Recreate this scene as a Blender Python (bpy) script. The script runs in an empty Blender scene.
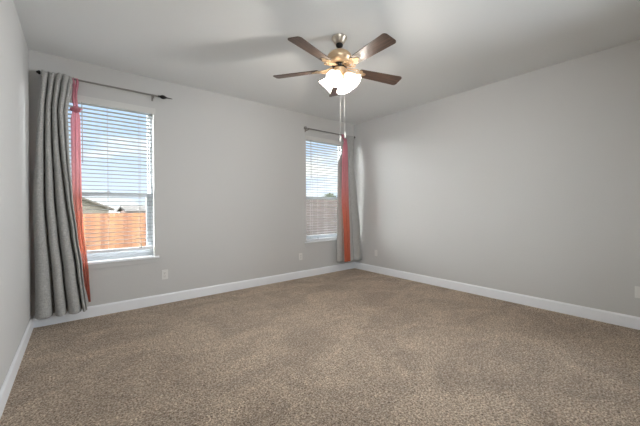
import bpy, bmesh, math, random
from mathutils import Vector, Matrix, noise

random.seed(7)
S = bpy.context.scene
COL = S.collection
PI = math.pi

# ------------------------------------------------------------------ camera
cam_d = bpy.data.cameras.new('camera')
cam = bpy.data.objects.new('camera', cam_d)
COL.objects.link(cam)
cam_d.sensor_fit = 'HORIZONTAL'
cam_d.sensor_width = 36.0
cam_d.lens = 36.0 * 302.274 / 640.0
cam_d.shift_y = -4.722 / 640.0
cam_d.clip_start = 0.05
cam_d.clip_end = 300
cam.matrix_world = (Matrix.Translation((0, 0, 1.1825)) @ Matrix.Rotation(-0.676716, 4, 'Z')
                    @ Matrix.Rotation(PI / 2 - 0.00598, 4, 'X') @ Matrix.Rotation(-0.005568, 4, 'Z'))
S.camera = cam

# ------------------------------------------------------------------ world: pale blue sky with clouds
W = bpy.data.worlds.new('sky')
S.world = W
W.use_nodes = True
wn, wl = W.node_tree.nodes, W.node_tree.links
wn.clear()
w_out = wn.new('ShaderNodeOutputWorld')
w_bg = wn.new('ShaderNodeBackground')
w_tc = wn.new('ShaderNodeTexCoord')
w_map = wn.new('ShaderNodeMapping')
w_map.inputs['Scale'].default_value = (1.6, 1.6, 5.0)
w_map.inputs['Location'].default_value = (0.85, 0.1, 0.95)
w_no = wn.new('ShaderNodeTexNoise')
w_no.inputs['Scale'].default_value = 1.9
w_no.inputs['Detail'].default_value = 7
w_no.inputs['Roughness'].default_value = 0.55
w_rp = wn.new('ShaderNodeValToRGB')
w_rp.color_ramp.elements[0].position = 0.53
w_rp.color_ramp.elements[1].position = 0.66
w_sep = wn.new('ShaderNodeSeparateXYZ')
w_gr = wn.new('ShaderNodeValToRGB')
w_gr.color_ramp.elements[0].position = 0.0
w_gr.color_ramp.elements[0].color = (0.82, 0.91, 1.0, 1)
w_gr.color_ramp.elements[1].position = 0.36
w_gr.color_ramp.elements[1].color = (0.42, 0.63, 0.95, 1)
w_gr.color_ramp.elements.new(0.62).color = (1.7, 1.8, 1.9, 1)      # unseen upper sky, brightened to add daylight through the windows
w_mx = wn.new('ShaderNodeMix')
w_mx.data_type = 'RGBA'
w_mx.inputs['B'].default_value = (1.12, 1.1, 1.08, 1)
wl.new(w_tc.outputs['Generated'], w_map.inputs['Vector'])
wl.new(w_map.outputs['Vector'], w_no.inputs['Vector'])
wl.new(w_no.outputs['Fac'], w_rp.inputs['Fac'])
wl.new(w_tc.outputs['Generated'], w_sep.inputs['Vector'])
wl.new(w_sep.outputs['Z'], w_gr.inputs['Fac'])
wl.new(w_gr.outputs['Color'], w_mx.inputs['A'])
wl.new(w_rp.outputs['Color'], w_mx.inputs['Factor'])
# added bright sky lobes, unseen to east and west, to light the side walls
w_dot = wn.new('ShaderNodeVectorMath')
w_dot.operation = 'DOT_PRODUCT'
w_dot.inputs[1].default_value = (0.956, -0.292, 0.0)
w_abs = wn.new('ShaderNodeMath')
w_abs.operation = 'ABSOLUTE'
w_lobe = wn.new('ShaderNodeMapRange')
w_lobe.interpolation_type = 'SMOOTHSTEP'
w_lobe.inputs['From Min'].default_value = 0.44
w_lobe.inputs['From Max'].default_value = 0.64
w_lobe.inputs['To Min'].default_value = 0.0
w_lobe.inputs['To Max'].default_value = 26.0
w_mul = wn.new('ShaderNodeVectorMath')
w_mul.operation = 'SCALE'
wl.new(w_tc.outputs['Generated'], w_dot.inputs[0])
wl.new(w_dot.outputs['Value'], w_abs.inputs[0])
wl.new(w_abs.outputs[0], w_lobe.inputs['Value'])
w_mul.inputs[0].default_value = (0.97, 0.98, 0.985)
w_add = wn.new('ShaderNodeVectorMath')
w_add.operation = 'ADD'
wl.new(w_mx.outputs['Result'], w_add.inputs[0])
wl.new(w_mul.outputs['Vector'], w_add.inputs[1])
wl.new(w_lobe.outputs['Result'], w_mul.inputs['Scale'])
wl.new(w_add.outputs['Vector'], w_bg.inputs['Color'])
w_bg.inputs['Strength'].default_value = 1.22
wl.new(w_bg.outputs['Background'], w_out.inputs['Surface'])

# ------------------------------------------------------------------ sun and two added soft fill lights behind the camera
sd = bpy.data.lights.new('sun', 'SUN')
sd.energy = 1.2
sd.angle = 0.02
sd.color = (1.0, 0.93, 0.82)
sun = bpy.data.objects.new('sun', sd)
COL.objects.link(sun)
sun.location = (6, -6, 9)
sun.rotation_euler = Vector((-0.30, 0.62, -0.62)).to_track_quat('-Z', 'Y').to_euler()

ad = bpy.data.lights.new('fill_light', 'AREA')  # added soft fill behind the camera; no lamp stands there
ad.shape = 'RECTANGLE'
ad.size, ad.size_y = 1.7, 1.8
ad.energy = 24
ad.spread = 1.45
ad.color = (0.87, 0.94, 1.0)
al = bpy.data.objects.new('fill_light', ad)
COL.objects.link(al)
al.location = (0.55, -0.62, 1.65)
al.rotation_euler = Vector((0.85, 1, 0.0)).to_track_quat('-Z', 'Y').to_euler()

ad2 = bpy.data.lights.new('side_fill', 'AREA')  # second added fill, from the right rear, to brighten the left wall
ad2.shape = 'RECTANGLE'
ad2.size, ad2.size_y = 1.0, 1.7
ad2.energy = 36
ad2.spread = 1.35
ad2.color = (0.87, 0.94, 1.0)
al2 = bpy.data.objects.new('side_fill', ad2)
COL.objects.link(al2)
al2.location = (4.06, -0.15, 1.35)
al2.rotation_euler = Vector((-1, 0.68, 0.02)).to_track_quat('-Z', 'Y').to_euler()

S.view_settings.view_transform = 'Standard'
S.view_settings.look = 'None'
S.view_settings.gamma = 1.0
S.view_settings.use_curve_mapping = False
S.view_settings.exposure = 0.0
LAMP_W = 12.0        # each bulb of the ceiling fan
SHADE_E = 0.12       # glow of its glass shades
BULB_E = 8.0

# ------------------------------------------------------------------ room sizes
XL, XR, YB, YW, H = -0.360, 4.141, -0.75, 4.103, 2.74
WINS = [(-0.185, 0.727), (2.998, 3.910)]       # openings in the window wall
WZ0, WZ1 = 0.572, 2.375
ROOM = dict(XL=XL, XR=XR)


# ------------------------------------------------------------------ materials
def lin(c):
    return tuple((v / 255 / 12.92) if v / 255 <= 0.04045 else ((v / 255 + 0.055) / 1.055) ** 2.4 for v in c) + (1,)


def mat(name, rgb, rough=0.6, metal=0.0, spec=0.4):
    m = bpy.data.materials.new(name)
    m.use_nodes = True
    b = m.node_tree.nodes['Principled BSDF']
    b.inputs['Base Color'].default_value = lin(rgb)
    b.inputs['Roughness'].default_value = rough
    b.inputs['Metallic'].default_value = metal
    b.inputs['Specular IOR Level'].default_value = spec
    return m


class NT:
    """small node helper around a Principled material"""
    def __init__(s, m):
        s.m, s.n, s.l = m, m.node_tree.nodes, m.node_tree.links
        s.b = s.n['Principled BSDF']
        s.out = s.n['Material Output']
        s.tc = s.n.new('ShaderNodeTexCoord')

    def vec(s, scale=(1, 1, 1), src='Object', rot=(0, 0, 0)):
        k = s.n.new('ShaderNodeMapping')
        k.inputs['Scale'].default_value = scale
        k.inputs['Rotation'].default_value = rot
        s.l.new(s.tc.outputs[src], k.inputs['Vector'])
        return k.outputs['Vector']

    def noise(s, vec, scale, detail=3, rough=0.5, dist=0.0):
        k = s.n.new('ShaderNodeTexNoise')
        k.inputs['Scale'].default_value = scale
        k.inputs['Detail'].default_value = detail
        k.inputs['Roughness'].default_value = rough
        k.inputs['Distortion'].default_value = dist
        s.l.new(vec, k.inputs['Vector'])
        return k.outputs['Fac']

    def ramp(s, fac, stops):
        k = s.n.new('ShaderNodeValToRGB')
        e = k.color_ramp.elements
        while len(e) < len(stops):
            e.new(0.5)
        for el, (p, c) in zip(e, stops):
            el.position = p
            el.color = c if len(c) == 4 else tuple(c) + (1,)
        s.l.new(fac, k.inputs['Fac'])
        return k.outputs['Color']

    def mix(s, a, b, fac=0.5, mode='MIX'):
        k = s.n.new('ShaderNodeMix')
        k.data_type = 'RGBA'
        k.blend_type = mode
        for sock, v in (('Factor', fac), ('A', a), ('B', b)):
            if hasattr(v, 'node'):
                s.l.new(v, k.inputs[sock])
            else:
                k.inputs[sock].default_value = v
        return k.outputs['Result']

    def math(s, op, a, b=0.0):
        k = s.n.new('ShaderNodeMath')
        k.operation = op
        for i, v in enumerate((a, b)):
            if hasattr(v, 'node'):
                s.l.new(v, k.inputs[i])
            else:
                k.inputs[i].default_value = v
        return k.outputs[0]

    def bump(s, h, strength=0.3, dist=0.01):
        k = s.n.new('ShaderNodeBump')
        k.inputs['Strength'].default_value = strength
        k.inputs['Distance'].default_value = dist
        s.l.new(h, k.inputs['Height'])
        s.l.new(k.outputs['Normal'], s.b.inputs['Normal'])

    def color(s, c):
        s.l.new(c, s.b.inputs['Base Color'])


def textured_paint(name, rgb, strength=0.25):
    m = mat(name, rgb, 0.85, spec=0.2)
    t = NT(m)
    v = t.vec()
    h = t.noise(v, 70, 4, 0.6)
    big = t.noise(v, 9, 2)
    t.bump(t.math('ADD', h, t.math('MULTIPLY', big, 0.4)), strength, 0.004)
    return m


M = {}
M['wall'] = textured_paint('wall_paint', (206, 205, 203))
M['ceiling'] = textured_paint('ceiling_paint', (230, 232, 232), 0.3)
M['trim'] = mat('white_trim_paint', (244, 246, 249), 0.35)
M['vinyl'] = mat('white_vinyl', (212, 217, 221), 0.4)
M['slat'] = mat('white_slat', (164, 166, 169), 0.5)
M['valance'] = mat('pale_valance', (216, 215, 212), 0.5)
M['cord'] = mat('cord', (190, 188, 184), 0.8)
M['plate'] = mat('outlet_plastic', (228, 227, 224), 0.35)
M['dark'] = mat('dark_slot', (40, 38, 36), 0.6)
M['pewter'] = mat('pewter_rod', (146, 142, 138), 0.42, 0.5)
M['black_metal'] = mat('black_metal', (34, 32, 31), 0.35, 0.6)
M['nickel'] = mat('antique_nickel', (196, 184, 168), 0.34, 0.8)
M['brass'] = mat('antique_brass', (214, 186, 152), 0.36, 0.8)
M['chain'] = mat('pale_chain', (205, 204, 200), 0.5, 0.0)

# carpet: short mottled pile
m = mat('carpet', (150, 132, 117), 0.95, spec=0.1)
t = NT(m)
v = t.vec()
fine = t.noise(v, 92, 5, 0.75, 0.6)
mid = t.noise(v, 26, 3, 0.6, 1.0)
big = t.noise(t.vec((1.0, 1.35, 1), rot=(0, 0, 0.5)), 1.7, 4, 0.55, 1.2)
c1 = t.ramp(fine, [(0.36, lin((88, 74, 61))), (0.5, lin((197, 174, 153))), (0.63, lin((255, 245, 226)))])
c2 = t.ramp(mid, [(0.3, (0.80, 0.79, 0.78)), (0.7, (1.12, 1.12, 1.12))])
c3 = t.ramp(big, [(0.36, (0.82, 0.81, 0.805)), (0.62, (1.10, 1.09, 1.07))])
t.color(t.mix(t.mix(c1, c2, 1.0, 'MULTIPLY'), c3, 1.0, 'MULTIPLY'))
t.b.inputs['Sheen Weight'].default_value = 0.15
t.bump(t.math('ADD', fine, mid), 0.9, 0.02)
M['carpet'] = m

# walnut fan blade
m = mat('walnut', (92, 66, 52), 0.38, spec=0.5)
t = NT(m)
g = t.noise(t.vec((2.5, 45, 10)), 2.0, 6, 0.6, 0.6)
t.color(t.ramp(g, [(0.3, lin((44, 33, 28))), (0.55, lin((76, 58, 48))), (0.75, lin((102, 81, 67)))]))
M['walnut'] = m


def fabric(name, stops, translucent, transparent=0.0, weave=0.18):
    """woven cloth, graded in colour along its height when more than one stop is given"""
    m = mat(name, (160, 160, 158), 0.9, spec=0.1)
    t = NT(m)
    a = t.noise(t.vec((40, 40, 260)), 1.0, 2)
    b = t.noise(t.vec((300, 300, 34)), 1.0, 2)
    cross = t.math('ADD', a, b)
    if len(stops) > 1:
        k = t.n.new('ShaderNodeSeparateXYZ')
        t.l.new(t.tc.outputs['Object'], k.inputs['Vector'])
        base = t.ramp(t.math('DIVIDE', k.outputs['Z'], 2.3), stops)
    else:
        base = t.ramp(cross, [(0, stops[0][1]), (1, stops[0][1])])
    lo, hi = 1 - weave, 1 + weave
    wv = t.ramp(cross, [(0.0, (lo, lo, lo)), (1.0, (hi, hi, hi))])
    k = t.n.new('ShaderNodeMapRange')
    k.inputs['From Min'].default_value = 0.7
    k.inputs['From Max'].default_value = 1.3
    t.l.new(cross, k.inputs['Value'])
    wv = t.ramp(k.outputs['Result'], [(0.0, (lo, lo, lo)), (1.0, (hi, hi, hi))])
    c = t.mix(base, wv, 1.0, 'MULTIPLY')
    t.color(c)
    tr = t.n.new('ShaderNodeBsdfTranslucent')
    t.l.new(c, tr.inputs['Color'])
    mx = t.n.new('ShaderNodeMixShader')
    mx.inputs['Fac'].default_value = translucent
    t.l.new(t.b.outputs['BSDF'], mx.inputs[1])
    t.l.new(tr.outputs['BSDF'], mx.inputs[2])
    last = mx
    if transparent:
        tp = t.n.new('ShaderNodeBsdfTransparent')
        m2 = t.n.new('ShaderNodeMixShader')
        m2.inputs['Fac'].default_value = transparent
        t.l.new(mx.outputs['Shader'], m2.inputs[1])
        t.l.new(tp.outputs['BSDF'], m2.inputs[2])
        last = m2
    t.l.new(last.outputs['Shader'], t.out.inputs['Surface'])
    return m


M['grey_cloth'] = fabric('grey_woven_cloth', [(0, lin((178, 177, 174)))], 0.04, 0.0, 0.26)
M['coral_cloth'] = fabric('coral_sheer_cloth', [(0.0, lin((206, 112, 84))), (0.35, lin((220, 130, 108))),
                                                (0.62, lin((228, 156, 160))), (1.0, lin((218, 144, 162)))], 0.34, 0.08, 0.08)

# window glass: thin pane, mostly clear with a little mirror
m = bpy.data.materials.new('window_glass')
m.use_nodes = True
n, l = m.node_tree.nodes, m.node_tree.links
n.remove(n['Principled BSDF'])
a = n.new('ShaderNodeBsdfTransparent')
a.inputs['Color'].default_value = (0.97, 0.985, 0.985, 1)
b = n.new('ShaderNodeBsdfGlossy')
b.inputs['Roughness'].default_value = 0.02
x = n.new('ShaderNodeMixShader')
x.inputs['Fac'].default_value = 0.012
l.new(a.outputs[0], x.inputs[1])
l.new(b.outputs[0], x.inputs[2])
l.new(x.outputs[0], n['Material Output'].inputs['Surface'])
M['glass'] = m


def glow(name, rgb, e, base):
    m = mat(name, base, 0.4)
    b = m.node_tree.nodes['Principled BSDF']
    b.inputs['Emission Color'].default_value = rgb + (1,)
    b.inputs['Emission Strength'].default_value = e
    return m


M['shade'] = glow('lit_frosted_glass', (1.0, 0.88, 0.74), SHADE_E, (240, 238, 232))
_t = NT(M['shade'])
_tr = _t.n.new('ShaderNodeBsdfTranslucent')
_tr.inputs['Color'].default_value = (0.97, 0.95, 0.92, 1)
_mx = _t.n.new('ShaderNodeMixShader')
_mx.inputs['Fac'].default_value = 0.62
_t.l.new(_t.b.outputs['BSDF'], _mx.inputs[1])
_t.l.new(_tr.outputs['BSDF'], _mx.inputs[2])
_t.l.new(_mx.outputs['Shader'], _t.out.inputs['Surface'])
M['bulb'] = glow('lit_bulb', (1.0, 0.85, 0.65), BULB_E, (255, 250, 240))

# outdoors
m = mat('cedar_boards', (214, 150, 98), 0.8)
t = NT(m)
k = t.n.new('ShaderNodeSeparateXYZ')
t.l.new(t.tc.outputs['Object'], k.inputs['Vector'])
cell = t.math('FLOOR', t.math('DIVIDE', k.outputs['X'], 0.145))
wn_ = t.n.new('ShaderNodeTexWhiteNoise')
wn_.noise_dimensions = '1D'
t.l.new(cell, wn_.inputs['W'])
base = t.ramp(wn_.outputs['Value'], [(0, lin((76, 42, 31))), (0.35, lin((112, 77, 52))), (0.7, lin((120, 88, 60))), (1, lin((92, 54, 38)))])
g = t.noise(t.vec((30, 30, 3)), 1.0, 4)
t.color(t.mix(base, t.ramp(g, [(0.3, (0.82, 0.8, 0.78)), (0.7, (1.08, 1.08, 1.08))]), 1.0, 'MULTIPLY'))
M['cedar'] = m
m = mat('weathered_boards', (150, 122, 106), 0.85)
t = NT(m)
g = t.noise(t.vec((2, 9, 1.2)), 1.6, 4)
t.color(t.ramp(g, [(0.3, lin((30, 23, 20))), (0.7, lin((42, 34, 30)))]))
M['weathered'] = m
m = mat('lawn', (120, 122, 78), 0.95)
t = NT(m)
g = t.noise(t.vec(), 3.0, 6)
t.color(t.ramp(g, [(0.3, lin((56, 60, 34))), (0.7, lin((84, 80, 52)))]))
M['lawn'] = m
M['shingle'] = mat('grey_shingle', (64, 60, 54), 0.9)
M['shingle2'] = mat('brown_shingle', (54, 50, 47), 0.9)
M['stucco'] = mat('pale_siding', (82, 78, 70), 0.9)
M['brick'] = mat('brick', (80, 54, 42), 0.9)
M['pane_dark'] = mat('dark_pane', (54, 56, 60), 0.2)
M['bark'] = mat('bark', (90, 74, 60), 0.9)
M['leaf'] = mat('leaf', (52, 60, 40), 0.8)


# ------------------------------------------------------------------ mesh helpers
class MB:
    def __init__(s):
        s.bm = bmesh.new()

    def face(s, pts):
        return s.bm.faces.new([s.bm.verts.new(p) for p in pts])

    def box(s, x0, x1, y0, y1, z0, z1, mx=None, bevel=0.0):
        r = bmesh.ops.create_cube(s.bm, size=1)
        vs = r['verts']
        bmesh.ops.scale(s.bm, verts=vs, vec=(x1 - x0, y1 - y0, z1 - z0))
        bmesh.ops.translate(s.bm, verts=vs, vec=((x0 + x1) / 2, (y0 + y1) / 2, (z0 + z1) / 2))
        if bevel:
            es = list({e for v_ in vs for e in v_.link_edges})
            r = bmesh.ops.bevel(s.bm, geom=es, offset=bevel, segments=2, affect='EDGES', profile=0.6)
            vs = list({v_ for f in r['faces'] for v_ in f.verts} | {v_ for v_ in vs if v_.is_valid})
        if mx:
            bmesh.ops.transform(s.bm, matrix=mx, verts=vs)
        return s

    def path(s, pts, rad, seg=10, cap=True):
        """tube along points; rad is a number or one number per point"""
        pts = [Vector(p) for p in pts]
        rads = rad if isinstance(rad, (list, tuple)) else [rad] * len(pts)
        rings = []
        up = None
        for i, p in enumerate(pts):
            d = (pts[min(i + 1, len(pts) - 1)] - pts[max(i - 1, 0)]).normalized()
            if up is None:
                up = Vector((0, 0, 1)) if abs(d.z) < 0.9 else Vector((1, 0, 0))
            a = d.cross(up).normalized()
            up = a.cross(d).normalized()
            rings.append([s.bm.verts.new(p + (a * math.cos(2 * PI * j / seg) + up * math.sin(2 * PI * j / seg)) * rads[i]) for j in range(seg)])
        for r0, r1 in zip(rings, rings[1:]):
            for j in range(seg):
                s.bm.faces.new((r0[j], r0[(j + 1) % seg], r1[(j + 1) % seg], r1[j]))
        if cap:
            s.bm.faces.new(list(reversed(rings[0])))
            s.bm.faces.new(rings[-1])
        return s

    def lathe(s, prof, mx=None, seg=32):
        mx = mx or Matrix()
        rings = []
        for r, z in prof:
            if r < 1e-6:
                rings.append([s.bm.verts.new(mx @ Vector((0, 0, z)))])
            else:
                rings.append([s.bm.verts.new(mx @ Vector((r * math.cos(2 * PI * j / seg), r * math.sin(2 * PI * j / seg), z))) for j in range(seg)])
        for a, b in zip(rings, rings[1:]):
            for j in range(seg):
                k = (j + 1) % seg
                if len(a) == 1 and len(b) == 1:
                    continue
                if len(a) == 1:
                    s.bm.faces.new((a[0], b[j], b[k]))
                elif len(b) == 1:
                    s.bm.faces.new((a[j], b[0], a[k]))
                else:
                    s.bm.faces.new((a[j], b[j], b[k], a[k]))
        return s

    def grid(s, fn, nu, nv):
        vs = [[s.bm.verts.new(fn(i / nu, j / nv)) for i in range(nu + 1)] for j in range(nv + 1)]
        for j in range(nv):
            for i in range(nu):
                s.bm.faces.new((vs[j][i], vs[j][i + 1], vs[j + 1][i + 1], vs[j + 1][i]))
        return s

    def prism(s, outline, z0, z1, mx=None):
        """closed 2-D outline extruded from z0 to z1"""
        mx = mx or Matrix()
        a = [s.bm.verts.new(mx @ Vector((x_, y_, z0))) for x_, y_ in outline]
        b = [s.bm.verts.new(mx @ Vector((x_, y_, z1))) for x_, y_ in outline]
        s.bm.faces.new(list(reversed(a)))
        s.bm.faces.new(b)
        k = len(a)
        for i in range(k):
            s.bm.faces.new((a[i], a[(i + 1) % k], b[(i + 1) % k], b[i]))
        return s

    def build(s, name, m, parent=None, smooth=False, origin=None, local=False):
        bmesh.ops.recalc_face_normals(s.bm, faces=s.bm.faces[:])
        root = parent
        while root is not None and root.parent is not None:
            root = root.parent
        off = Vector(origin) if origin is not None else (root.location.copy() if root is not None else Vector())
        if not local:
            bmesh.ops.translate(s.bm, verts=s.bm.verts[:], vec=-off)
        me = bpy.data.meshes.new(name)
        s.bm.to_mesh(me)
        s.bm.free()
        me.materials.append(m)
        if smooth:
            for p in me.polygons:
                p.use_smooth = True
            if smooth != 'all':
                me.set_sharp_from_angle(angle=math.radians(40))
        o = bpy.data.objects.new(name, me)
        COL.objects.link(o)
        if parent is not None:
            o.parent = parent
        elif origin is not None:
            o.location = off
        return o


def tag(o, label=None, cat=None, group=None, kind=None):
    for k_, v_ in (('label', label), ('category', cat), ('group', group), ('kind', kind)):
        if v_:
            o[k_] = v_
    return o


def empty(name, loc, label=None, cat=None, group=None, kind=None, rz=0.0):
    o = bpy.data.objects.new(name, None)
    o.empty_display_size = 0.1
    COL.objects.link(o)
    o.location = loc
    o.rotation_euler = (0, 0, rz)
    return tag(o, label, cat, group, kind)


def copy_tree(o, parent=None):
    c = o.copy()
    COL.objects.link(c)
    if parent is not None:
        c.parent = parent
    for ch in list(o.children):
        copy_tree(ch, c)
    return c


def structure(o, label, cat):
    return tag(o, label, cat, kind='structure')


# ------------------------------------------------------------------ room shell
T = 0.16
mb = MB()
mb.box(XL - T, XR + T, YB - T, YW + T, -0.12, 0)
structure(mb.build('floor', M['carpet']), 'mottled beige brown carpet covering the whole bedroom floor', 'floor')
mb = MB()
mb.box(XL - T, XR + T, YB - T, YW + T, H, H + 0.15)
structure(mb.build('ceiling', M['ceiling']), 'flat pale grey textured ceiling above the room', 'ceiling')
mb = MB()
mb.box(XL - T, XL, YB - T, YW + T, 0, H)
structure(mb.build('wall_left', M['wall']), 'pale grey textured wall along the left edge of the room', 'wall')
mb = MB()
mb.box(XR, XR + T, YB - T, YW + T, 0, H)
structure(mb.build('wall_right', M['wall']), 'long blank pale grey wall on the right', 'wall')
mb = MB()
mb.box(XL, XR, YB - T, YB, 0, H)
structure(mb.build('wall_back', M['wall']), 'pale grey wall behind the viewer', 'wall')
mb = MB()
xs = [XL, WINS[0][0], WINS[0][1], WINS[1][0], WINS[1][1], XR]
for i in range(0, 5, 2):
    mb.box(xs[i], xs[i + 1], YW, YW + T, 0, H)
for a_, b_ in WINS:
    mb.box(a_, b_, YW, YW + T, 0, WZ0)
    mb.box(a_, b_, YW, YW + T, WZ1, H)
bmesh.ops.remove_doubles(mb.bm, verts=mb.bm.verts[:], dist=1e-5)
structure(mb.build('wall_window', M['wall']), 'pale grey far wall holding the two windows', 'wall')

# baseboards with a small stepped top
BH, BT = 0.118, 0.015
BP = [(0, 0), (BT, 0), (BT, BH - 0.016), (BT - 0.005, BH - 0.007), (BT - 0.010, BH), (0, BH)]


def baseboard(name, p0, p1, nrm, label):
    mb_ = MB()
    p0, p1, nrm = Vector(p0), Vector(p1), Vector(nrm)
    a = [mb_.bm.verts.new(p0 + nrm * d + Vector((0, 0, z))) for d, z in BP]
    b = [mb_.bm.verts.new(p1 + nrm * d + Vector((0, 0, z))) for d, z in BP]
    k = len(BP)
    for i in range(k):
        mb_.bm.faces.new((a[i], a[(i + 1) % k], b[(i + 1) % k], b[i]))
    mb_.bm.faces.new(a)
    mb_.bm.faces.new(list(reversed(b)))
    structure(mb_.build(name, M['trim']), label, 'baseboard')


baseboard('baseboard_window', (XL + BT, YW, 0), (XR - BT, YW, 0), (0, -1, 0), 'white baseboard under the two windows')
baseboard('baseboard_left', (XL, YB + BT, 0), (XL, YW, 0), (1, 0, 0), 'white baseboard along the left wall')
baseboard('baseboard_right', (XR, YB + BT, 0), (XR, YW, 0), (-1, 0, 0), 'white baseboard along the long right wall')
baseboard('baseboard_back', (XL, YB, 0), (XR, YB, 0), (0, 1, 0), 'white baseboard along the wall behind the viewer')


# ------------------------------------------------------------------ windows (single-hung, drywall returns, stool and apron)
def window(idx, x0, x1, where):
    w = empty('window_%d' % idx, ((x0 + x1) / 2, YW + 0.10, WZ0), 'white single-hung window %s' % where, 'window', kind='structure')
    z0, z1 = WZ0 + 0.022, WZ1
    ya, yb = YW + 0.085, YW + 0.155
    f = MB()
    fw = 0.03
    f.box(x0, x0 + fw, ya, yb, z0, z1)
    f.box(x1 - fw, x1, ya, yb, z0, z1)
    f.box(x0 + fw, x1 - fw, ya, yb, z1 - fw, z1)
    f.box(x0 + fw, x1 - fw, ya, yb, z0, z0 + fw)
    f.build('window_frame', M['vinyl'], w)

    def sash(name, za, zb, y0, y1, st, rb, rt):
        s_ = MB()
        xa, xb = x0 + fw, x1 - fw
        s_.box(xa, xa + st, y0, y1, za, zb, bevel=0.003)
        s_.box(xb - st, xb, y0, y1, za, zb, bevel=0.003)
        s_.box(xa + st, xb - st, y0, y1, za, za + rb, bevel=0.003)
        s_.box(xa + st, xb - st, y0, y1, zb - rt, zb, bevel=0.003)
        so = s_.build(name, M['vinyl'], w)
        g_ = MB()
        ym = (y0 + y1) / 2
        g_.box(xa + st - 0.004, xb - st + 0.004, ym - 0.002, ym + 0.002, za + rb - 0.004, zb - rt + 0.004)
        g_.build('pane', M['glass'], so)
    sash('upper_sash', 1.325, z1 - fw, YW + 0.125, YW + 0.15, 0.018, 0.032, 0.018)
    sash('lower_sash', z0 + fw, 1.358, YW + 0.092, YW + 0.122, 0.040, 0.055, 0.048)
    lk = MB()
    xm = (x0 + x1) / 2
    lk.box(xm - 0.03, xm + 0.03, YW + 0.095, YW + 0.120, 1.358, 1.366, bevel=0.002)
    lk.box(xm - 0.006, xm + 0.02, YW + 0.086, YW + 0.106, 1.366, 1.374, bevel=0.002)
    lk.build('sash_lock', M['vinyl'], w)
    s_ = MB()
    s_.box(x0, x1, YW, YW + 0.15, WZ0, WZ0 + 0.0225)
    s_.box(x0 - 0.04, x1 + 0.045, YW - 0.032, YW, WZ0, WZ0 + 0.0225, bevel=0.004)
    s_.build('window_sill', M['trim'], w)
    a_ = MB()
    a_.box(x0 - 0.018, x1 + 0.022, YW - 0.014, YW, WZ0 - 0.056, WZ0, bevel=0.003)
    a_.build('apron', M['wall'], w)


window(1, *WINS[0], 'beside the left curtain')
window(2, *WINS[1], 'near the far corner')


# ------------------------------------------------------------------ horizontal blinds
def blind(x0, x1, zb, label, wand_x, tassel_x):
    t_ = empty('window_blind', ((x0 + x1) / 2, YW + 0.03, zb), label, 'blind', 'white horizontal blinds in the windows')
    a, b = x0 + 0.010, x1 - 0.010
    v_ = MB()
    v_.box(x0 - 0.015, x1 + 0.018, YW - 0.024, YW - 0.012, 2.303, 2.372, bevel=0.003)
    v_.box(x0 - 0.015, x0 - 0.005, YW - 0.014, YW - 0.0005, 2.303, 2.372)
    v_.box(x1 + 0.008, x1 + 0.018, YW - 0.014, YW - 0.0005, 2.303, 2.372)
    v_.build('valance', M['valance'], t_)
    h_ = MB()
    h_.box(a, b, YW + 0.004, YW + 0.058, 2.325, 2.372, bevel=0.003)
    h_.build('head_rail', M['slat'], t_)
    s_ = MB()
    z = 2.300
    tilt = math.radians(-1.5)
    zs = []
    while z > zb + 0.05:
        zs.append(z)
        z -= 0.0437
    for z in zs:
        mx = Matrix.Translation(((a + b) / 2, YW + 0.031, z)) @ Matrix.Rotation(tilt, 4, 'X')
        n_ = 4
        hw, th = 0.025, 0.0034
        up = [(-hw + 2 * hw * i / n_) for i in range(n_ + 1)]
        prof = [(y_, 0.0014 * (1 - (y_ / hw) ** 2) + th / 2) for y_ in up] + [(y_, 0.0014 * (1 - (y_ / hw) ** 2) - th / 2) for y_ in reversed(up)]
        ra = [s_.bm.verts.new(mx @ Vector((-(b - a) / 2, y_, z_))) for y_, z_ in prof]
        rb = [s_.bm.verts.new(mx @ Vector(((b - a) / 2, y_, z_))) for y_, z_ in prof]
        k = len(prof)
        for i in range(k):
            s_.bm.faces.new((ra[i], ra[(i + 1) % k], rb[(i + 1) % k], rb[i]))
        s_.bm.faces.new(ra)
        s_.bm.faces.new(list(reversed(rb)))
    s_.build('slats', M['slat'], t_)
    r_ = MB()
    r_.box(a, b, YW + 0.006, YW + 0.056, zb, zb + 0.030, bevel=0.004)
    r_.build('bottom_rail', M['trim'], t_)
    L = b - a
    for fx in (0.14, 0.5, 0.84):
        c_ = MB()
        for y_ in (YW + 0.0035, YW + 0.0585):
            c_.path([(a + L * fx, y_, 2.33), (a + L * fx, y_, zb + 0.02)], 0.0012, 6)
        c_.build('ladder_cord', M['cord'], t_)
    c_ = MB()
    c_.path([(wand_x, YW - 0.006, 2.33), (wand_x + 0.002, YW - 0.008, 1.66)], 0.0042, 8)
    c_.build('tilt_wand', M['slat'], t_)
    zt = zb + 0.035
    c_ = MB()
    c_.path([(tassel_x, YW - 0.006, 2.33), (tassel_x, YW - 0.006, zt + 0.03)], 0.0014, 6)
    co = c_.build('lift_cord', M['cord'], t_)
    c_ = MB()
    c_.lathe([(0, 0.045), (0.004, 0.043), (0.006, 0.02), (0.009, 0.002), (0.007, 0), (0, 0)], Matrix.Translation((tassel_x, YW - 0.010, zt - 0.012)), 12)
    c_.build('tassel', M['slat'], co, True)


blind(WINS[0][0], WINS[0][1], 0.684, 'white slatted blind half raised off the sill of the left window', 0.048, 0.585)
blind(WINS[1][0], WINS[1][1], 0.598, 'white slatted blind lowered to the sill of the corner window', 3.10, 3.24)


# ------------------------------------------------------------------ curtain rods
RY = YW - 0.09


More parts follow.
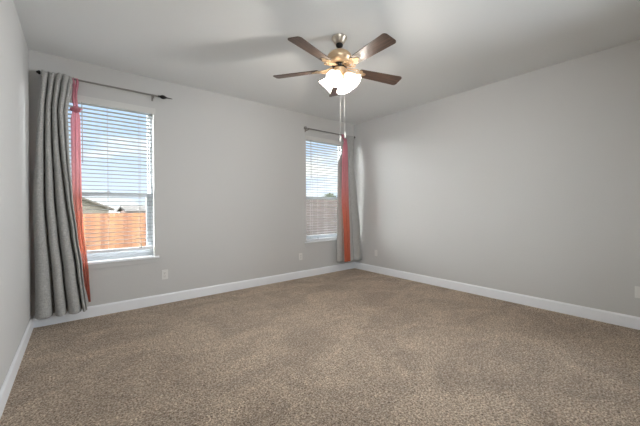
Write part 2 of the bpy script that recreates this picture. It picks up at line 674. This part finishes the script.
def rod(x0, x1, z, label, ends, brackets):
    t_ = empty('curtain_rod', ((x0 + x1) / 2, YW, z), label, 'curtain rod', 'curtain rods above the windows')
    r_ = MB()
    r_.path([(x0, RY, z), ((x0 + x1) / 2, RY, z), (x1, RY, z)], 0.0095, 12)
    r_.build('rod', M['pewter'], t_, True)
    for x, sg, kind in ends:
        f = MB()
        mx = Matrix.Translation((x, RY, z)) @ Matrix.Rotation(sg * PI / 2, 4, 'Y')
        if kind == 'leaf':
            f.lathe([(0, 0), (0.013, 0), (0.014, 0.012), (0.008, 0.016), (0.016, 0.026), (0.024, 0.046), (0.022, 0.064), (0.012, 0.084),
                     (0.007, 0.096), (0.006, 0.12), (0.004, 0.15), (0, 0.16)], mx, 16)
        elif kind == 'spear':
            f.lathe([(0, 0), (0.014, 0), (0.020, 0.008), (0.018, 0.016), (0.008, 0.03), (0, 0.034)], mx, 16)
        else:
            f.lathe([(0, 0), (0.014, 0), (0.020, 0.006), (0.025, 0.014), (0.025, 0.040), (0.018, 0.050), (0, 0.054)], mx, 16)
        f.build('finial', M['pewter'] if kind == 'knob' else M['black_metal'], t_, True)
    for x in brackets:
        b_ = MB()
        b_.box(x - 0.010, x + 0.010, YW - 0.004, YW, z - 0.045, z + 0.025, bevel=0.0015)
        b_.path([(x, YW - 0.003, z - 0.02), (x, YW - 0.06, z - 0.022), (x, RY + 0.004, z - 0.018), (x, RY - 0.012, z - 0.012), (x, RY - 0.015, z + 0.002)], 0.006, 8)
        b_.build('bracket', M['pewter'], t_, True)


rod(-0.268, 0.762, 2.506, 'pewter curtain rod with pointed finials over the left window',
    [(0.762, 1, 'leaf'), (-0.268, -1, 'spear')], [0.715, -0.245])
rod(2.955, 4.050, 2.472, 'pewter curtain rod with knob finial over the corner window',
    [(2.955, -1, 'knob'), (4.050, 1, 'spear')], [2.985, 4.030])


# ------------------------------------------------------------------ curtains
def lerp_table(tab, v):
    """tab: rows (v, values...) sorted by v"""
    for a, b in zip(tab, tab[1:]):
        if v <= b[0]:
            k = (v - a[0]) / (b[0] - a[0]) if b[0] > a[0] else 0
            k = k * k * (3 - 2 * k) * 0.5 + k * 0.5
            return [p + (q - p) * k for p, q in zip(a[1:], b[1:])]
    return list(tab[-1][1:])


def solid(o, th):
    md = o.modifiers.new('solidify', 'SOLIDIFY')
    md.thickness = th
    md.offset = 0
    return o


# left grey panel: rows of z, left edge, right edge, fold depth, front distance
ZT1, ZB1 = 2.520, 0.115
TAB1 = [(2.53, -0.262, -0.012, 0.026, 0.132), (2.480, -0.265, -0.022, 0.030, 0.134), (2.43, -0.270, -0.032, 0.085, 0.142), (2.15, -0.290, -0.066, 0.090, 0.148), (1.76, -0.313, -0.056, 0.104, 0.160),
        (1.26, -0.334, -0.036, 0.118, 0.172), (0.90, -0.338, -0.006, 0.126, 0.180), (0.55, -0.339, 0.036, 0.130, 0.184), (0.10, -0.340, 0.078, 0.132, 0.186)]
TAB1 = [(ZT1 + 0.02 - r[0],) + r[1:] for r in TAB1]
GRV_TOP = [0.0, 0.22, 0.43, 0.64, 0.86, 1.0]
GRV_BOT = [0.0, 0.355, 0.60, 0.90, 0.985, 1.0]


def fold_at(u, grv):
    for i, (a, b) in enumerate(zip(grv, grv[1:])):
        if u <= b:
            return i, (u - a) / (b - a)
    return len(grv) - 2, 1.0


def grey_left(u, v):
    z = ZT1 + (ZB1 - ZT1) * v
    xl, xr, dep, front = lerp_table(TAB1, ZT1 + 0.02 - z)
    k = max(0.0, min(1.0, (v - 0.05) / 0.75))
    k = k * k * (3 - 2 * k)
    i = min(int(u * 5), 4)
    w = u * 5 - i
    g = [a + (b - a) * k for a, b in zip(GRV_TOP, GRV_BOT)]
    # each fold is a rounded tube, narrower at its neck, so a deep gap stays between neighbours
    ph = 2.25 if i < 4 else 1.35
    th = (2 * w - 1) * ph
    xc = xl + (xr - xl) * (g[i] + g[i + 1]) / 2
    rx = (xr - xl) * (g[i + 1] - g[i]) * (0.42 if i < 4 else 0.50)
    ry = dep / 1.63 * (1.0 if i < 4 else 0.40)
    x = xc + rx * math.sin(th)
    r = 1 - (1 - math.cos(th)) / 1.63
    x += 0.006 * math.sin(3.1 * z + 5 * u) * k
    y = YW - front + ry * (1 - math.cos(th)) + 0.006 * math.sin(2.2 * z + 9 * u) + (0.02 if i == 4 else 0)
    if x > -0.09:
        y = min(y, YW - 0.080)
    if v < 0.012:
        z += 0.008 * math.sin(40 * u)
    z += 0.010 * (1 - r) * v - 0.02 * 0 + (0.03 * max(0, u - 0.6) * v)
    return (x, y, z)


mb = MB()
mb.grid(grey_left, 154, 90)
o = mb.build('curtain', M['grey_cloth'], None, True, origin=(-0.13, RY, ZB1))
solid(o, 0.002)
tag(o, 'grey woven curtain in deep folds hanging between the left wall and left window', 'curtain', 'grey woven curtains')

# right grey panel, bunched into the corner: rows of height, left point, right point
TAB2 = [(2.475, 3.770, 3.982, 4.030, 3.985, 0.020), (2.20, 3.715, 3.982, 4.020, 3.975, 0.022), (1.93, 3.606, 3.985, 4.000, 3.965, 0.022), (1.30, 3.590, 3.980, 4.055, 3.940, 0.028),
        (0.75, 3.584, 3.980, 4.105, 3.915, 0.032), (0.19, 3.575, 3.978, 4.105, 3.870, 0.034)]
TAB2 = [(2.475 - r[0],) + r[1:] for r in TAB2]


def grey_right(u, v):
    z = 2.475 + (0.195 - 2.475) * v
    xl, yl, xr, yr, am = lerp_table(TAB2, 2.475 - z)
    w = u + 0.05 * math.sin(2 * PI * u)
    x = xl + (xr - xl) * w
    r = abs(math.sin(PI * 4 * u + 0.3)) ** 0.7
    y = yl + (yr - yl) * u - am * (r - 0.5) + 0.004 * math.sin(3 * z + 7 * u)
    return (min(x, XR - 0.02), y, z - 0.006 * r * v)


mb = MB()
mb.grid(grey_right, 120, 80)
o = mb.build('curtain', M['grey_cloth'], None, 'all', origin=(3.9, RY, 0.195))
solid(o, 0.002)
tag(o, 'grey woven curtain flaring out in the far corner beside the right wall', 'curtain', 'grey woven curtains')


def sheer(label, tab, z_top, z_knot, z_bot, knot, straps, folds, base):
    """tab: rows z, left x, right x, y"""
    t_ = empty('sheer_curtain', base, label, 'curtain', 'knotted coral sheer curtains')
    tb = [(z_knot - r[0],) + r[1:] for r in tab]

    def fn(u, v):
        z = z_knot + (z_bot - z_knot) * v
        xl, xr, y0 = lerp_table(tb, z_knot - z)
        r = math.sin(2 * PI * folds * u + 0.8 * math.sin(2 * z))
        return (xl + (xr - xl) * (u + 0.025 * math.sin(4 * PI * folds * u)), y0 - 0.011 * r, z)
    g = MB()
    g.grid(fn, 70, 70)
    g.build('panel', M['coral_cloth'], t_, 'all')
    kx, ky, kz, kr = knot
    kb = MB()
    r_ = bmesh.ops.create_icosphere(kb.bm, subdivisions=3, radius=1)
    for v_ in r_['verts']:
        p = v_.co.copy()
        a = math.atan2(p.z, p.x)
        wv = 1 + 0.10 * math.sin(7 * a + 5 * p.y) + 0.45 * noise.noise(p * 2.3 + Vector((kx, 1, 2)))
        v_.co = Vector((kx + p.x * kr * 1.25 * wv, ky + p.y * kr * 0.75 * wv, kz + p.z * kr * 0.85 * wv))
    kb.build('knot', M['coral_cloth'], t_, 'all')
    for k_, (xa, xb, wd) in enumerate(straps):
        def st(u, v, xa=xa, xb=xb, wd=wd):
            z = z_top + (kz - z_top) * v
            xc = xa + (xb - xa) * v + 0.006 * math.sin(7 * v + k_)
            w = wd * (1 - 0.25 * v)
            y = ky + 0.004 + (RY - 0.014 - ky - 0.004) * (1 - v) - 0.008 * math.cos(2 * PI * (u - 0.5)) + 0.004 * math.sin(9 * u + 3 * v)
            return (xc + (u - 0.5) * w, y, z)
        s_ = MB()
        s_.grid(st, 14, 24)
        # loop over the rod
        def lp(u, v, xa=xa, wd=wd):
            a = PI * v
            return (xa + (u - 0.5) * wd, RY - 0.014 * math.cos(a), z_top + 0.014 * math.sin(a))
        s_.grid(lp, 8, 10)
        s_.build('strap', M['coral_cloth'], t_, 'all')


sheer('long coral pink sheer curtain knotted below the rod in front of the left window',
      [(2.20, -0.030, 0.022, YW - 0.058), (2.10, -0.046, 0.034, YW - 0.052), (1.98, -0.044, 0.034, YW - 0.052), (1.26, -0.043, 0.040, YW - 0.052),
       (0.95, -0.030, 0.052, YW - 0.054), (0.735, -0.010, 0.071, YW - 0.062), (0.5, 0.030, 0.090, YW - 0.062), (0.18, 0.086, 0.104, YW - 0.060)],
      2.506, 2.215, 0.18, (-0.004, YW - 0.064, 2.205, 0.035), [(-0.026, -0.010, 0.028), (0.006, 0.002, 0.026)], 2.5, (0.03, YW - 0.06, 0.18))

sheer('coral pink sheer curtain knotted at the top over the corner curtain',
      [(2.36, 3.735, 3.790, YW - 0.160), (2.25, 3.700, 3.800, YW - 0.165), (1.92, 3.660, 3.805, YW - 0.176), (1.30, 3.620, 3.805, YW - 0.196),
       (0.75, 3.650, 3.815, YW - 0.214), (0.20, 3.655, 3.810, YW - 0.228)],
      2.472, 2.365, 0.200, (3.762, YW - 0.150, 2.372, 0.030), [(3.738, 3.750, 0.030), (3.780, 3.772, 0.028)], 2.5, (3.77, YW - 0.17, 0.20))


# ------------------------------------------------------------------ ceiling fan
FX, FY = 1.898, 2.064
fan = empty('ceiling_fan', (FX, FY, H), 'five-blade ceiling fan with walnut blades and four lit glass shades', 'ceiling fan')
FM = Matrix.Translation((FX, FY, 0))
b = MB()
b.lathe([(0, 2.7395), (0.068, 2.7395), (0.072, 2.734), (0.071, 2.726), (0.064, 2.718), (0.056, 2.704), (0.046, 2.690), (0.038, 2.682), (0.030, 2.680), (0, 2.680)], FM)
b.build('canopy', M['nickel'], fan, True)
b = MB()
b.lathe([(0, 2.692), (0.020, 2.690), (0.031, 2.680), (0.034, 2.668), (0.030, 2.656), (0.020, 2.647), (0.013, 2.645), (0.013, 2.625), (0, 2.625)], FM, 24)
b.build('downrod', M['black_metal'], fan, True)
b = MB()
b.lathe([(0, 2.628), (0.026, 2.628), (0.034, 2.622), (0.062, 2.610), (0.088, 2.594), (0.106, 2.575), (0.115, 2.556), (0.117, 2.535), (0.113, 2.529), (0.116, 2.522),
         (0.108, 2.508), (0.092, 2.492), (0.074, 2.484), (0.060, 2.482), (0, 2.482)], FM, 40)
b.build('motor_housing', M['brass'], fan, True)
b = MB()
b.lathe([(0, 2.483), (0.070, 2.483), (0.072, 2.474), (0.066, 2.468), (0.066, 2.458), (0, 2.458)], FM)
b.build('flywheel', M['black_metal'], fan, True)
b = MB()
b.lathe([(0, 2.459), (0.048, 2.459), (0.060, 2.450), (0.062, 2.436), (0.056, 2.424), (0.058, 2.414), (0.050, 2.398), (0.036, 2.386), (0.020, 2.378), (0.010, 2.366), (0, 2.364)], FM)
b.build('switch_housing', M['brass'], fan, True)


def blade_outline():
    r0, r1, w0, w1, c = 0.195, 0.645, 0.052, 0.069, 0.028
    pts = []

    def corner(cx, cy, a0, a1, rr=c):
        for i in range(7):
            a = math.radians(a0 + (a1 - a0) * i / 6)
            pts.append((cx + rr * math.cos(a), cy + rr * math.sin(a)))
    corner(r0 + 0.015, -w0 + 0.015, 180, 270, 0.015)
    corner(r1 - c, -w1 + c, 270, 360)
    corner(r1 - c, w1 - c, 0, 90)
    corner(r0 + 0.015, w0 - 0.015, 90, 180, 0.015)
    return pts


BZ = 2.447
for k in range(5):
    ang, droop = [(52, 1.0), (-18.5, 2.1), (-96, 1.0), (-165.5, -0.4), (125.5, -0.2)][k]
    ang = math.radians(ang)
    b = MB()
    b.prism(blade_outline(), 0.0, 0.006)
    es = [e for e in b.bm.edges if e.calc_face_angle(0) > 1.2]
    bmesh.ops.bevel(b.bm, geom=es, offset=0.0015, segments=1, affect='EDGES')
    bl = b.build('blade', M['walnut'], fan, False, local=True)
    bl.location = (0, 0, BZ - H)
    bl.rotation_euler = (Matrix.Rotation(ang, 4, 'Z') @ Matrix.Rotation(math.radians(droop), 4, 'Y') @ Matrix.Rotation(math.radians(-12), 4, 'X')).to_euler()
    b = MB()
    # scrolled iron: two curved arms from the flywheel to a lobed plate under the blade
    for sg in (-1, 1):
        b.path([(0.058, 0.010 * sg, 0.020), (0.085, 0.024 * sg, 0.012), (0.115, 0.036 * sg, -0.002), (0.145, 0.034 * sg, -0.010), (0.170, 0.018 * sg, -0.008), (0.200, 0.008 * sg, -0.005)],
               [0.006, 0.0065, 0.006, 0.006, 0.006, 0.005], 8)
        b.path([(0.115, 0.036 * sg, -0.002), (0.135, 0.052 * sg, -0.006), (0.160, 0.056 * sg, -0.008), (0.178, 0.044 * sg, -0.008), (0.170, 0.032 * sg, -0.008)], 0.0048, 8)
    b.path([(0.060, 0, 0.020), (0.100, 0, 0.004), (0.150, 0, -0.008), (0.205, 0, -0.005)], 0.0055, 8)
    out = []
    for i in range(48):
        a = 2 * PI * i / 48
        rr = 0.036 + 0.012 * math.cos(3 * a)
        out.append((0.222 + rr * math.cos(a), rr * 1.02 * math.sin(a)))
    b.prism(out, -0.005, -0.0005)
    for a in (0, 2 * PI / 3, -2 * PI / 3):
        b.lathe([(0, -0.009), (0.005, -0.008), (0.006, -0.005), (0, -0.005)], Matrix.Translation((0.222 + 0.030 * math.cos(a), 0.030 * math.sin(a), 0)), 10)
    bi = b.build('blade_iron', M['brass'], bl, True, local=True)

SH_L = 0.126
for k in range(4):
    ang = math.radians(29 + 90 * k)
    al_ = math.radians(46)
    dx, dy = math.cos(ang), math.sin(ang)
    neck = Vector((FX + dx * 0.056, FY + dy * 0.056, 2.392))
    axis = Vector((dx * math.sin(al_), dy * math.sin(al_), -math.cos(al_)))
    mx = Matrix.Translation(neck) @ axis.to_track_quat('Z', 'Y').to_matrix().to_4x4()
    b = MB()
    b.path([(FX + dx * 0.035, FY + dy * 0.035, 2.405), (FX + dx * 0.052, FY + dy * 0.052, 2.403), tuple(neck - axis * 0.006), tuple(neck + axis * 0.012)], [0.011, 0.011, 0.012, 0.012], 12)
    b.lathe([(0, -0.012), (0.020, -0.012), (0.028, -0.002), (0.030, 0.010), (0.0285, 0.012), (0, 0.012)], mx, 20)
    lh = b.build('lamp_holder', M['brass'], fan, True)
    b = MB()
    seg = 36
    prof = [(0.028, 0.000), (0.030, 0.010), (0.036, 0.028), (0.044, 0.052), (0.053, 0.080), (0.062, 0.106), (0.075, SH_L)]
    b.lathe(prof, mx, seg)
    sh = b.build('lamp_shade', M['shade'], fan, True)
    b = MB()
    b.lathe([(0, 0.012), (0.013, 0.014), (0.014, 0.034), (0.022, 0.052), (0.027, 0.068), (0.025, 0.082), (0.015, 0.093), (0, 0.097)], mx, 18)
    b.build('bulb', M['bulb'], lh, True)
    ld = bpy.data.lights.new('bulb_light', 'POINT')
    ld.energy = LAMP_W
    ld.color = (1.0, 0.92, 0.83)
    ld.shadow_soft_size = 0.02
    lo = bpy.data.objects.new('bulb_light', ld)
    COL.objects.link(lo)
    lo.parent = fan
    lo.location = (neck + axis * 0.122) - Vector((FX, FY, H))

VR = Vector((math.cos(math.radians(-42.5)), math.sin(math.radians(-42.5)), 0))
for lat, z_end in ((0.004, 1.830), (0.047, 1.865)):
    p = Vector((FX, FY, 0)) + VR * lat
    b = MB()
    top = 2.372 if lat < 0.02 else 2.40
    b.path([(p.x, p.y, top), (p.x, p.y, z_end)], 0.0011, 8)
    ch = b.build('pull_chain', M['chain'], fan, True)
    b = MB()
    b.lathe([(0, 0.004), (0.004, 0.002), (0.006, -0.01), (0.009, -0.03), (0.0095, -0.045), (0.006, -0.052), (0, -0.053)], Matrix.Translation((p.x, p.y, z_end)), 14)
    b.build('fob', M['chain'], ch, True)


# ------------------------------------------------------------------ wall outlets (front faces local -Y)
def make_outlet():
    t_ = empty('wall_outlet', (0, 0, 0), 'white duplex outlet on the far wall beneath the left window sill', 'outlet', 'white wall outlets')
    p_ = MB()
    p_.box(-0.0355, 0.0355, -0.006, 0, -0.0585, 0.0585, bevel=0.003)
    p_.build('cover_plate', M['plate'], t_)
    for zc in (0.0195, -0.0195):
        r_ = MB()
        r_.box(-0.0165, 0.0165, -0.0085, -0.0055, zc - 0.014, zc + 0.014, bevel=0.0012)
        ro = r_.build('receptacle', M['plate'], t_)
        s_ = MB()
        s_.box(-0.0085, -0.0060, -0.0090, -0.0080, zc - 0.002, zc + 0.008)
        s_.box(0.0060, 0.0085, -0.0090, -0.0080, zc - 0.001, zc + 0.007)
        s_.path([(0, -0.0092, zc - 0.008), (0, -0.0080, zc - 0.008)], 0.003, 10)
        s_.build('slots', M['dark'], ro)
    s_ = MB()
    s_.path([(0, -0.0072, 0), (0, -0.0055, 0)], 0.003, 10)
    s_.build('screw', M['chain'], t_)
    return t_


o1 = make_outlet()
o1.location = (0.835, YW, 0.354)
for loc, rz, lab in (((2.877, YW, 0.355), 0, 'white duplex outlet on the far wall below the corner window'),
                     ((XR, 3.570, 0.350), PI / 2, 'white outlet low on the right wall beside the corner curtain'),
                     ((XR, 0.335, 0.352), PI / 2, 'white outlet low on the right wall cut by the photo edge')):
    c = copy_tree(o1)
    c.location = loc
    c.rotation_euler = (0, 0, rz)
    c['label'] = lab

# ------------------------------------------------------------------ outdoors
GZ = -0.5
mb = MB()
for y0, y1, za, zb in ((YW + T + 0.02, 16, GZ, GZ), (16, 30, GZ, -1.5), (30, 75, -1.5, -1.5)):
    mb.face([(-30, y0, za), (50, y0, za), (50, y1, zb), (-30, y1, zb)])
bmesh.ops.remove_doubles(mb.bm, verts=mb.bm.verts[:], dist=1e-4)
structure(mb.build('ground', M['lawn']), 'dry lawn of the back yard outside the windows', 'ground')


def fence(label, p0, ln, rz, z0, z1, m, base_mat):
    t_ = empty('fence', (p0[0], p0[1], z0), label, 'fence', None, None, rz)
    b_ = MB()
    x = 0.0
    while x < ln:
        w = 0.139
        dz = 0.012 * random.random()
        b_.box(x, x + w, -0.010, 0.008, 0.02, z1 - z0 - dz)
        x += 0.145
    b_.build('board_panel', m, t_, local=True)
    for zr in (0.25, (z1 - z0) * 0.55, (z1 - z0) - 0.22):
        b_ = MB()
        b_.box(0, ln, 0.008, 0.046, zr - 0.045, zr + 0.045)
        b_.build('rail', m, t_, local=True)
    x = 0.05
    while x < ln:
        b_ = MB()
        b_.box(x - 0.045, x + 0.045, 0.046, 0.136, 0, z1 - z0 - 0.05)
        b_.build('post', m, t_, local=True)
        x += 2.4
    return t_


fence('sunlit orange cedar fence across the yard seen through the left window', (-6, 13.95), 14.2, 0, GZ, 0.985, M['cedar'], None)
fence('brown weathered fence seen through the corner window', (8.45, 14.3), 9.0, -PI / 2, GZ, 1.53, M['weathered'], None)


def gable_house(label, x0, x1, y0, y1, z0, ze, zr, ridge_y, wm, rm):
    """ridge along y when ridge_y, else along x"""
    t_ = empty('house', ((x0 + x1) / 2, (y0 + y1) / 2, z0), label, 'house')
    w = MB()
    w.box(x0, x1, y0, y1, z0, ze)
    xm, ym = (x0 + x1) / 2, (y0 + y1) / 2
    ov = 0.35
    if ridge_y:
        for y in (y0, y1):
            w.face([(x0, y, ze), (x1, y, ze), (xm, y, zr)])
        sl = (zr - ze) / (xm - x0)
        r = MB()
        for sg, xe in ((-1, x0 - ov), (1, x1 + ov)):
            a = [(xm, y0 - ov, zr), (xe, y0 - ov, ze - sl * ov), (xe, y1 + ov, ze - sl * ov), (xm, y1 + ov, zr)]
            b_ = [(p[0], p[1], p[2] + 0.16) for p in a]
            r.face(a)
            r.face(b_)
            for i in range(4):
                r.face([a[i], a[(i + 1) % 4], b_[(i + 1) % 4], b_[i]])
    else:
        for x in (x0, x1):
            w.face([(x, y0, ze), (x, y1, ze), (x, ym, zr)])
        sl = (zr - ze) / (ym - y0)
        r = MB()
        for ye in (y0 - ov, y1 + ov):
            a = [(x0 - ov, ym, zr), (x0 - ov, ye, ze - sl * ov), (x1 + ov, ye, ze - sl * ov), (x1 + ov, ym, zr)]
            b_ = [(p[0], p[1], p[2] + 0.16) for p in a]
            r.face(a)
            r.face(b_)
            for i in range(4):
                r.face([a[i], a[(i + 1) % 4], b_[(i + 1) % 4], b_[i]])
    w.build('wall', wm, t_)
    r.build('roof', rm, t_)
    for fx in (0.3, 0.7):
        xx = x0 + (x1 - x0) * fx
        p_ = MB()
        p_.box(xx - 0.45, xx + 0.45, y0 - 0.03, y0 + 0.05, z0 + 0.9, z0 + 2.0)
        p_.build('window', M['pane_dark'], t_)
    return t_


gable_house('pale neighbouring house with a tall gable beyond the orange fence', -11.6, 2.0, 30, 40, -1.5, 1.10, 4.1, True, M['stucco'], M['shingle'])
gable_house('low brick house with a brown roof right of the tall gable', 3.9, 15, 34, 42, -1.5, 0.75, 1.25, False, M['brick'], M['shingle2'])

tr = empty('tree', (14.2, 16.6, GZ), 'small green tree rising behind the brown fence', 'tree')
b = MB()
b.path([(14.2, 16.6, GZ), (14.22, 16.6, 0.6), (14.18, 16.62, 1.6), (14.2, 16.6, 2.1)], [0.09, 0.07, 0.05, 0.03], 8)
b.build('trunk', M['bark'], tr, True)
b = MB()
for i in range(500):
    d = Vector((random.gauss(0, 1), random.gauss(0, 1), random.gauss(0, 1))).normalized()
    p = Vector((14.2, 16.6, 1.85)) + Vector((d.x * 0.5, d.y * 0.5, d.z * 0.35)) * (random.random() ** 0.4) * (0.75 + 0.4 * noise.noise(d * 2))
    q = Matrix.Rotation(random.random() * 6, 4, 'Z') @ Matrix.Rotation(random.random() * 3, 4, 'X')
    s_ = 0.07 + 0.05 * random.random()
    b.face([p + q @ Vector(c_) for c_ in ((-s_, 0, 0), (0, -s_ * 0.5, 0), (s_, 0, 0), (0, s_ * 0.5, 0))])
tag(b.build('foliage', M['leaf'], tr), kind='stuff')
